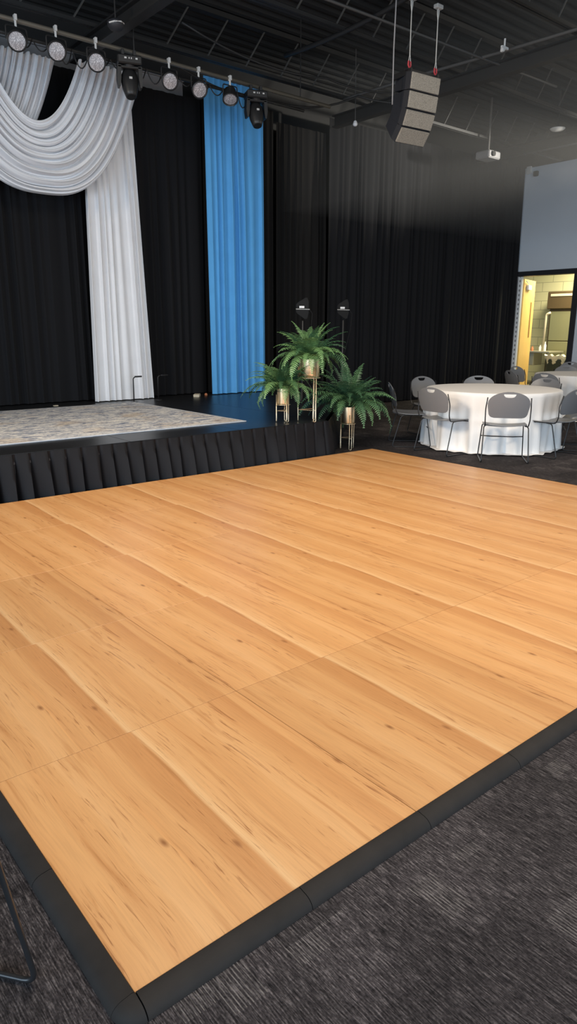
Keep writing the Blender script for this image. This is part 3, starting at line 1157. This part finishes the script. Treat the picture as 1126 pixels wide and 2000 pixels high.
# small ceiling devices
o = MB().lathe([(0.0005, -0.035), (0.05, -0.034), (0.10, -0.022), (0.125, 0.0), (0.13, 0.008)], 24).build('ceiling_disc', MT['white_fixture'], loc=(11.7, 6.3, 4.79), smooth=True)
tag(o, 'flat white disc fixture under the ceiling above the pale blue wall', 'ceiling fixture')
MB().tube([(0, 0, 0.0), (0, 0, 0.60)], 0.01, 6).build('stem', MT['steel_black'], o)
t = thing('ceiling_clamp', (7.72, 4.70, 4.74), 'small white clamp fixture under the ceiling right of the speaker', 'fixture')
MB().tube([(0, 0, -0.03), (0, 0, 0.10)], 0.012, 6).build('stem', MT['white_fixture'], t)
MB().box((-0.06, -0.012, -0.01), (0.07, 0.012, 0.015)).build('bracket', MT['white_fixture'], t)
MB().box((-0.055, -0.02, -0.05), (-0.02, 0.02, -0.01), bev=0.004).build('head', MT['white_fixture'], t)
t = thing('hanging_lamp', (7.75, 7.30, 4.40), 'tiny white lamp hanging on a thin wire before black curtain', 'lamp')
MB().lathe([(0.010, 0.06), (0.022, 0.05), (0.034, 0.02), (0.036, 0.0), (0.02, -0.02)], 14).build('bulb', MT['plate_white'], t, smooth=True)
MB().tube([(0, 0, 0.06), (-0.02, 0, 1.02)], 0.006, 6).build('wire', MT['steel_web'], t)
t = thing('ceiling_camera', (3.49, 6.62, 4.53), 'small dark camera under the ceiling above the stage lights', 'camera')
MB().lathe([(0.03, -0.06), (0.06, -0.05), (0.085, -0.02), (0.09, 0.02), (0.04, 0.05)], 18).build('housing', MT['cabinet_black'], t, smooth=True)
MB().tube([(-0.09, -0.03, -0.01), (-0.05, -0.075, 0.0), (0.02, -0.085, 0.01), (0.07, -0.05, 0.01)], 0.008, 6).build('rim', MT['clamp'], t)
MB().tube([(0, 0, 0.04), (0, 0, 0.91)], 0.008, 6).build('stem', MT['steel_black'], t)
t = thing('projector', (11.2, 7.35, 4.50), 'grey projector hanging under the ceiling in front of the black curtain', 'projector')
MB().box((-0.18, -0.15, -0.10), (0.18, 0.15, 0.03), bev=0.02).build('body', MT['beam_grey'], t)
MB().tube([(0, 0, 0.03), (0, 0, 0.92)], 0.02, 8).build('mount_pole', MT['steel_web'], t)
MB().lathe([(0.04, 0), (0.045, 0.03)], 14, M=Matrix.Translation((-0.06, -0.15, -0.03)) @ Matrix.Rotation(PI/2, 4, 'X')).build('lens', MT['antenna'], t)
t = thing('wall_speaker', (WALL_X, 8.08, 4.63), 'small black box mounted high on the pale blue wall', 'wall speaker')
MB().box((-0.09, -0.05, -0.05), (-0.015, 0.05, 0.05), bev=0.012).build('body', MT['cabinet_black'], t)
MB().box((-0.02, -0.02, -0.02), (0.0, 0.02, 0.02)).build('bracket', MT['steel_black'], t)
o = MB().box((-0.05, -0.055, -0.075), (-0.001, 0.055, 0.075), bev=0.006).build('wall_bracket', MT['white_fixture'], loc=(WALL_X, 8.27, 4.73))
tag(o, 'small white bracket at the top left corner of the pale blue wall', 'bracket')

# ------------------------------------------------------------------ storeroom contents
t = thing('steel_cabinet', (17.28, 8.72, 0), 'tall olive steel cabinet with brown hood seen through the doorway', 'cabinet')
MB().box((-0.28, -0.55, 0.0), (0.28, 0.55, 1.92), bev=0.01).build('body', MT['brown_steel'], t)
MB().box((-0.31, -0.54, 1.12), (-0.28, 0.50, 1.86), bev=0.006).build('door', MT['olive_steel'], t)
MB().box((-0.31, -0.54, 0.10), (-0.28, 0.50, 1.10), bev=0.006).build('door', MT['olive_steel'], t)
MB().box((-0.36, -0.55, 1.92), (0.28, 0.60, 2.36), bev=0.02).build('hood', MT['brown_steel'], t)
MB().box((-0.375, -0.50, 2.24), (-0.36, 0.50, 2.30)).build('hood_trim', MT['tan_plastic'], t)
o = MB().tube(fillet([(0, 0, 0), (0, -0.02, 0.92), (0, -0.13, 0.96)], 0.05), 0.03, 8).build('grab_pipe', MT['tan_plastic'], loc=(16.55, 9.10, 0.86), smooth=True)
tag(o, 'pale bent pipe standing on the storeroom counter beside the cabinet', 'pipe')
t = thing('counter', (16.55, 9.25, 0), 'steel storeroom counter behind the open wooden door', 'counter')
MB().box((-0.35, -0.55, 0.82), (0.35, 0.55, 0.86), bev=0.004).build('top', MT['counter_steel'], t)
for a in (-0.3, 0.3):
    for b in (-0.5, 0.5):
        MB().tube([(a, b, 0.0), (a, b, 0.82)], 0.018, 6).build('leg', MT['counter_steel'], t)
MB().box((-0.32, -0.1, 0.5), (0.1, 0.45, 0.82), bev=0.01).build('sink_basin', MT['counter_steel'], t)
for k, (dx, dy, hh, rr, m, nm, lab) in enumerate(((-0.2, 0.22, 0.16, 0.04, 'tan_plastic', 'bottle', 'pale bottle on the storeroom counter nearest the door leaf'), (-0.15, 0.06, 0.12, 0.035, 'orange', 'bottle', 'small amber bottle on the storeroom counter'),
                                (0.0, -0.08, 0.15, 0.04, 'white_fixture', 'bottle', 'white bottle on the storeroom counter'), (-0.1, -0.27, 0.24, 0.035, 'white_fixture', 'bottle', 'tall white bottle on the counter near the bent pipe'))):
    o = MB().lathe([(rr, 0), (rr, hh*0.6), (rr*0.45, hh*0.8), (rr*0.45, hh)], 12).build(nm, MT[m], loc=(16.55+dx, 9.25+dy, 0.86), smooth=True, angle=40)
    tag(o, lab, 'bottle', 'bottles on the storeroom counter')
t = thing('trash_can', (15.9, 8.28, 0), 'dark green trash can with clear liner seen through the doorway', 'trash can')
MB().lathe([(0.22, 0.0), (0.27, 0.62), (0.285, 0.64), (0.285, 0.70), (0.26, 0.70), (0.25, 0.62)], 24).build('bin', MT['dark_green'], t, smooth=True, angle=40)


def liner(uu, vv):
    a = uu*2*PI
    rr = 0.20+0.10*math.sin(vv*PI*0.9)+0.012*math.sin(a*9+3*vv)
    return (rr*math.cos(a), rr*math.sin(a), 0.74-0.20*max(0, vv-0.5)*2+0.045*math.sin(vv*PI)+0.018*math.sin(a*7)+0.012*math.sin(a*13+1))


MB().grid(liner, 72, 9, close_u=True).build('liner', MT['liner'], t)

# ------------------------------------------------------------------ round tables
TR, TZ = 0.80, 0.695


def cloth_mesh(seed):
    rnd = random.Random(seed)
    ph = [rnd.uniform(0, 6.28) for _ in range(6)]
    rings = [(0.0, 0)] + [(x, 0) for x in (0.25, 0.5, 0.68, 0.735)]
    na = 180
    P, F = [], []
    P.append((0, 0, TZ+0.004))
    prof = []
    for rr in (0.3, 0.6, 0.76, 0.797):
        prof.append((rr, TZ+0.004, 0))
    prof.append((0.808, TZ-0.004, 0.02))
    for k in range(1, 17):
        t = k/16
        prof.append((0.811+0.004*t, (TZ-0.01)*(1-t)+0.012, t))
    prof.append((0.845, 0.010, 1.15))
    prof.append((0.875, 0.007, 1.35))
    for (rr, z, t) in prof:
        for i in range(na):
            a = 2*PI*i/na
            f = math.sin(9*a+ph[0]+0.8*math.sin(2*a+ph[1]))*0.6+math.sin(17*a+ph[2]+1.3*math.sin(3*a))*0.35+0.3*math.sin(31*a+ph[3])
            am = 0.075*min(1, max(0, t))**0.8
            dr = am*(f-0.35)
            dz = 0
            if t > 1:
                dr = 0.03*(f-0.3)+0.02*math.sin(5*a+ph[4])
                dz = 0.010*abs(math.sin(13*a+ph[5]))
            P.append(((rr+dr)*math.cos(a), (rr+dr)*math.sin(a), z+dz))
    for i in range(na):
        F.append((0, 1+i, 1+(i+1) % na))
    for k in range(len(prof)-1):
        o = 1+k*na
        for i in range(na):
            i2 = (i+1) % na
            F.append((o+i, o+na+i, o+na+i2, o+i2))
    return MB().add(P, F)


def round_table(cx, cy, seed, lab, clab):
    t = thing('round_table', (cx, cy, 0), lab, 'table', 'round banquet tables')
    MB().lathe([(0.79, TZ-0.028), (0.795, TZ-0.024), (0.795, TZ-0.004), (0.79, TZ)], 48).build('tabletop', MT['table_grey'], t)
    for k in range(4):
        a = PI/4+k*PI/2
        c, s = math.cos(a)*0.45, math.sin(a)*0.45
        MB().tube([(c, s, 0.002), (c, s, TZ-0.028)], 0.016, 8).build('leg', MT['rod'], t)
    o = cloth_mesh(seed).build('tablecloth', MT['cloth'], loc=(cx, cy, 0), smooth=True, angle=70)
    fix_normals(o)
    tag(o, clab, 'tablecloth', 'white floor length tablecloths')


T1 = Vector((7.0, 4.0))
T2 = Vector((10.7, 4.75))
round_table(T1.x, T1.y, 2, 'round banquet table nearest the dance floor, hidden under its cloth', 'white tablecloth to the floor on the round table beside the dance floor')
round_table(T2.x, T2.y, 14, 'round banquet table farther back, near the doorway, under its cloth', 'white tablecloth on the farther round table cut off by right edge')

# ------------------------------------------------------------------ stacking chairs


def chair_proto():
    t = thing('stacking_chair', (0, 0, 0), 'x', 'chair', 'grey sled-base stacking chairs')
    # seat: rounded sheet, dished, with a waterfall front

    def seat(uu, vv):
        a, b = uu*2-1, vv*2-1
        # square to rounded square
        k = 0.5
        x = a*math.sqrt(max(0, 1-k*b*b/2*abs(b)))
        yv = b*math.sqrt(max(0, 1-k*a*a/2*abs(a)))
        X = x*0.228*(1.0+0.03*b)
        Y = yv*0.225+0.015
        z = 0.452-0.016*(1-a*a)*(1-0.4*b*b)+0.018*max(0, -b)**2+0.008*a*a
        if b > 0.55:
            z -= 0.055*((b-0.55)/0.45)**2
        return (X, Y, z)
    MB().grid(seat, 19, 19).thicken(0.010).build('seat', MT['plastic'], t, smooth=True, angle=50)
    # backrest with a D shaped hand hole
    z0, z1 = 0.555, 0.872
    hz0, hz1, hw = 0.802, 0.846, 0.062
    zs = [z0, z0+0.008, z0+0.022, z0+0.045, 0.64, 0.69, 0.73, 0.765, 0.79, hz0, hz0+0.006, hz0+0.016, hz0+0.028, hz1-0.004, hz1, 0.853, 0.860, 0.866, 0.870, z1]

    def half_w(z):
        base = 0.190+0.026*min(1, (z-z0)/0.16)
        if z < z0+0.045:
            q = (z0+0.045-z)/0.045
            base -= 0.05*(1-math.sqrt(max(0, 1-q*q)))
        top = z1-0.155
        if z > top:
            q = (z-top)/(z1-top)
            base *= max(0.02, (1-q**2.3))**0.5
        return base

    def hole(z):
        if z <= hz0:
            return 0.020
        if z >= hz1:
            return hw if z < hz1+0.001 else hw*0.9
        q = (z-hz0)/(hz1-hz0)
        return 0.020+(hw-0.020)*math.sqrt(1-(1-min(1, q*1.1))**2)

    def dep(x, z):
        return -0.205-0.16*(z-z0)-0.02*math.sin((z-z0)*6)+0.034*(abs(x)/0.22)**2.2
    nl, nm = 7, 5
    P, F = [], []
    for z in zs:
        w = half_w(z)
        h = min(hole(z), w*0.6)
        xs = [-w+(w-h)*k/(nl-1) for k in range(nl)]+[-h+2*h*k/(nm+1) for k in range(1, nm+1)]+[h+(w-h)*k/(nl-1) for k in range(nl)]
        P += [(x, dep(x, z), z) for x in xs]
    nc = 2*nl+nm
    for j in range(len(zs)-1):
        inhole = zs[j] >= hz0-1e-6 and zs[j+1] <= hz1+1e-6
        for i in range(nc-1):
            if inhole and nl-1 <= i < nl+nm:
                continue
            F.append((j*nc+i, j*nc+i+1, (j+1)*nc+i+1, (j+1)*nc+i))
    MB().add(P, F).thicken(-0.010).build('backrest', MT['plastic'], t, smooth=True, angle=50)
    R = 0.0065
    for s in (-1, 1):
        # upright behind the back, down under the seat, then one sled loop
        up = [(s*0.222, dep(0.215, 0.80)-0.006, 0.80), (s*0.232, dep(0.22, 0.66)-0.004, 0.66), (s*0.230, -0.205, 0.52), (s*0.222, -0.17, 0.445), (s*0.218, 0.10, 0.440)]
        MB().tube(fillet(up, 0.03), R, 8).build('back_upright', MT['rod'], t, smooth=True)
        loop = [(s*0.205, -0.05, 0.437), (s*0.232, -0.135, 0.437), (s*0.245, -0.235, 0.0085), (s*0.245, 0.235, 0.0085), (s*0.222, 0.175, 0.425), (s*0.19, 0.10, 0.432)]
        MB().tube(fillet(loop, 0.035), R, 8).build('sled_leg', MT['rod'], t, smooth=True)
    MB().tube([(-0.232, 0.197, 0.27), (-0.12, 0.205, 0.262), (0.12, 0.205, 0.262), (0.232, 0.197, 0.27)], R, 8).build('crossbar', MT['rod'], t, smooth=True)
    for c in t.children:            # low stacking model
        for v in c.data.vertices:
            v.co.z *= 0.88
    return t


chair0 = chair_proto()
used = [False]


def place_chair(x, y, rz, label):
    t = chair0 if not used[0] else copy_tree(chair0)
    used[0] = True
    t.location = (x, y, 0)
    t.rotation_euler = (0, 0, rz)
    t['label'] = label
    return t


def az_chair(tc, deg, rad, label, twist=0.0):
    a = math.radians(deg)
    return place_chair(tc.x+rad*math.cos(a), tc.y+rad*math.sin(a), a+PI/2+math.radians(twist), label)


def dir_chair(x, y, deg, label):
    return place_chair(x, y, math.radians(deg)-PI/2, label)


dir_chair(6.20, 3.27, 40, 'grey chair with its back to us, in front of the nearer round table')
dir_chair(6.09, 4.00, -2, 'grey chair with its back to us, at the left front of the nearer table')
dir_chair(6.22, 4.64, -42, 'grey chair seen from the side at the left of the nearer round table')
az_chair(T1, 80, 1.08, 'grey chair facing us beyond the left side of the nearer table, by black curtain')
az_chair(T1, 43, 1.08, 'grey chair facing us behind the middle of the nearer table, only its top showing')
az_chair(T1, 3, 1.08, 'grey chair facing us behind the right end of the nearer table')
dir_chair(6.93, 3.12, 88, 'grey chair seen from behind at the right front of the nearer table')
az_chair(T1, 305, 1.08, 'grey chair at the right end of the nearer table, mostly behind another chair')
az_chair(T2, 182, 1.10, 'dark grey chair with its back to us, at left front of the farther table')
az_chair(T2, 150, 1.10, 'dark grey chair at the left of the farther table, in front of the doorway')
az_chair(T2, 88, 1.10, 'brownish grey chair behind the left of the farther table, against wooden door')
az_chair(T2, 43, 1.10, 'grey chair facing us behind the farther table, at right picture edge')
place_chair(13.0, 6.25, 2.3, 'dark chair top behind the farther table, beside the door frame')
# the chair at the lower left of the picture
fd = Vector((0.61, -0.79)).normalized()
cc = Vector((-0.147, 0.175))-fd*0.235
perp = Vector((-fd.y, fd.x))      # left of facing
cc = cc+Vector((-0.79, -0.61))*0.245
t = place_chair(cc.x, cc.y, math.atan2(fd.y, fd.x)-PI/2, 'black sled leg of a chair at the lower left, beside the dance floor')
t.scale = (1, 1, 1.08)
for c in list(t.children):
    if c.name.startswith('crossbar'):
        bpy.data.objects.remove(c)

# ------------------------------------------------------------------ ferns, pots and stands


def frond_mesh(length, az, lift, droop, width, seed, n=26):
    """arching rachis with paired leaflets"""
    rnd = random.Random(seed)
    P, F = [], []
    pts = []
    x, z = 0.0, 0.0
    el = lift
    step = length/n
    side = rnd.uniform(-0.25, 0.25)
    azc = az
    px, py = 0.0, 0.0
    for i in range(n+1):
        pts.append(Vector((px, py, z)))
        t = i/n
        el_i = lift-droop*(t**1.3)
        azc = az+side*t
        px += step*math.cos(el_i)*math.cos(azc)
        py += step*math.cos(el_i)*math.sin(azc)
        z += step*math.sin(el_i)
    mb = MB()
    mb.tube(pts, [0.0028*(1-0.8*i/n)+0.0006 for i in range(n+1)], 4)
    for i in range(2, n+1):
        t = i/n
        T = (pts[min(i+1, n)]-pts[i-1]).normalized()
        lat = T.cross(Vector((0, 0, 1)))
        if lat.length < 0.1:
            lat = Vector((-math.sin(az), math.cos(az), 0))
        lat.normalize()
        up = lat.cross(T).normalized()
        prof = math.sin(PI*min(1, (t*0.93+0.07))**0.75)**0.8 if t < 0.97 else 0.15
        w = width*max(0.10, prof)*rnd.uniform(0.88, 1.1)
        hw = step*0.36
        for s in (-1, 1):
            a = pts[i]
            dirn = (lat*s+T*0.35-up*rnd.uniform(0.05, 0.38)).normalized()
            m1 = a+dirn*w*0.5+up*0.10*w
            tip = a+dirn*w-up*0.12*w
            b0, b1 = a-T*hw*0.8, a+T*hw*0.8
            c0, c1 = m1-T*hw, m1+T*hw
            o = len(mb.v)
            mb.v += [tuple(b0), tuple(b1), tuple(c1), tuple(c0), tuple(tip+T*hw*0.3)]
            mb.f += [(o, o+1, o+2, o+3), (o+3, o+2, o+4)]
    return mb


def fern(x, y, zrim, count, lmin, lmax, seed, label, m, bias=0.0):
    t = thing('fern', (x, y, zrim), label, 'fern', 'ferns in gold pots')
    rnd = random.Random(seed)
    MB().lathe([(0.0005, -0.02), (0.05, -0.015), (0.075, -0.03)], 16, caps=False).build('moss', MT['soil'], t)
    for k in range(count):
        az = 2*PI*(k*0.381966)+rnd.uniform(-0.3, 0.3)
        q = (k+0.5)/count                 # early fronds stand up, late ones hang
        lift = math.radians(88-62*q+rnd.uniform(-9, 9))
        droop = math.radians(48+82*q+rnd.uniform(-18, 28))
        ln = rnd.uniform(lmin, lmax)*(0.88+0.22*q)
        f = frond_mesh(ln, az, lift, droop, rnd.uniform(0.055, 0.085)*ln/0.46, seed*100+k)
        f.build('frond', MT[m], t, loc=(0.03*math.cos(az), 0.03*math.sin(az), -0.01))
    return t


def plant_stand(x, y, z, leg_r, leg_h, brace_h, pot_r, pot_z0, pot_z1, rot, label, plabel, gap=0.030):
    t = thing('plant_stand', (x, y, z), label, 'plant stand', 'gold wire plant stands')
    t.rotation_euler = (0, 0, rot)
    for k in range(3):
        a = k*2*PI/3
        rad = Vector((math.cos(a), math.sin(a), 0))
        tan = Vector((-math.sin(a), math.cos(a), 0))
        c = rad*leg_r
        path = fillet([c+tan*gap/2+Vector((0, 0, leg_h)), c+tan*gap/2+Vector((0, 0, 0.006)), c-tan*gap/2+Vector((0, 0, 0.006)), c-tan*gap/2+Vector((0, 0, leg_h))], gap*0.48, 6)
        MB().tube(path, 0.0045, 6).build('leg', MT['gold_wire'], t, smooth=True)
    ring = [(leg_r*math.cos(2*PI*i/36), leg_r*math.sin(2*PI*i/36), pot_z0-0.008) for i in range(37)]
    MB().tube(ring, 0.004, 6).build('ring', MT['gold_wire'], t, smooth=True)
    mb = MB()
    cs = [Vector((leg_r*math.cos(k*2*PI/3), leg_r*math.sin(k*2*PI/3), brace_h)) for k in range(3)]
    for k in range(3):
        mb.tube([cs[k], cs[(k+1) % 3]], 0.004, 6)
    mb.build('brace', MT['gold_wire'], t)
    pr = [(pot_r*0.96, pot_z0), (pot_r, pot_z0+0.01), (pot_r, pot_z1), (pot_r-0.004, pot_z1), (pot_r-0.006, pot_z1-0.02), (pot_r-0.006, pot_z1-0.035)]
    o = MB().lathe(pr, 40).build('plant_pot', MT['gold'], loc=(x, y, z), smooth=True, angle=40)
    tag(o, plabel, 'plant pot', 'gold plant pots')


plant_stand(4.395, 4.90, SZ, 0.076, 0.30, 0.125, 0.068, 0.200, 0.368, 0.5, 'short gold wire plant stand at the left on the stage', 'small gold pot of the left fern on the stage')
fern(4.395, 4.90, SZ+0.365, 54, 0.36, 0.50, 7, 'green fern in the left pot on the short stage stand', 'fern_a')
plant_stand(4.655, 4.765, SZ, 0.122, 0.60, 0.13, 0.112, 0.490, 0.680, 0.35, 'tall gold wire plant stand at the corner of the stage', 'large gold pot of the tallest fern on the stage')
fern(4.655, 4.765, SZ+0.680, 60, 0.40, 0.55, 3, 'tallest green fern, in the middle pot above the other two', 'fern_a')
plant_stand(5.345, 4.84, 0.0, 0.088, 0.42, 0.14, 0.080, 0.320, 0.510, 0.1, 'gold wire plant stand on the carpet right of the stage', 'gold pot of the right fern beside the stage')
fern(5.345, 4.84, 0.510, 72, 0.48, 0.68, 5, 'bushy green fern in the right pot beside the stage', 'fern_b')

# ------------------------------------------------------------------ paddle antennas


def antenna(x, y, z, h, label, rz):
    t = thing('paddle_antenna', (x, y, z), label, 'antenna', 'paddle antennas on thin stands')
    t.rotation_euler = (0, 0, rz)
    MB().tube([(0, 0, 0.02), (0, 0, h)], 0.009, 8).build('pole', MT['steel_web'], t, smooth=True)
    for k in range(3):
        a = k*2*PI/3+0.3
        MB().tube([(0, 0, 0.35), (0.28*math.cos(a), 0.28*math.sin(a), 0.01)], 0.008, 6).build('leg', MT['rod'], t)
    p = [(-0.115, h+0.105), (-0.115, h+0.225), (-0.09, h+0.255), (0.045, h+0.335), (0.075, h+0.335), (0.10, h+0.27), (0.10, h+0.09), (0.075, h), (0.04, h-0.01), (-0.09, h+0.075)]
    p = [(x*0.82, h+0.03+(zz-h)*0.84) for x, zz in p]
    b = MB().prism(p, -0.008, 0.008).build('paddle', MT['antenna'], t)
    fix_normals(b)
    MB().box((-0.05, -0.0105, h+0.172), (0.02, -0.0085, h+0.200)).build('plate', MT['plate_white'], b)
    MB().tube([(-0.098, -0.012, h+0.158), (0.095, -0.012, h+0.154)], 0.005, 6).build('boom', MT['clamp'], b)
    MB().tube([(0.10, 0, h+0.15), (0.135, 0, h+0.10), (0.12, 0, h-0.12), (0.03, 0, h-0.5), (0.02, 0, h-0.9)], 0.005, 6).build('cable', MT['antenna'], t, smooth=True)


antenna(6.13, 6.6, SZ, 1.11, 'paddle antenna with white plate, left of the pair, above the tallest fern', -0.55)
antenna(7.30, 7.0, 0.0, 1.53, 'paddle antenna with white plate, right of the pair, above the right fern', -0.55)

# ------------------------------------------------------------------ thin stage haze under the roof at the right
hm = bpy.data.materials.new('stage_haze')
N, L = nodes(hm)
N.remove(N['Principled BSDF'])
vs = N.new('ShaderNodeVolumeScatter')
vs.inputs['Color'].default_value = (1, 0.98, 0.94, 1)
vs.inputs['Density'].default_value = 0.036
vs.inputs['Anisotropy'].default_value = 0.0
L.new(vs.outputs[0], N['Material Output'].inputs['Volume'])
hz = MB().box((7.0, -1.0, 3.2), (13.9, 8.2, 5.38)).build('haze', hm)
tag(hz, 'thin pale stage haze hanging under the ceiling at the right', 'haze', kind='stuff')
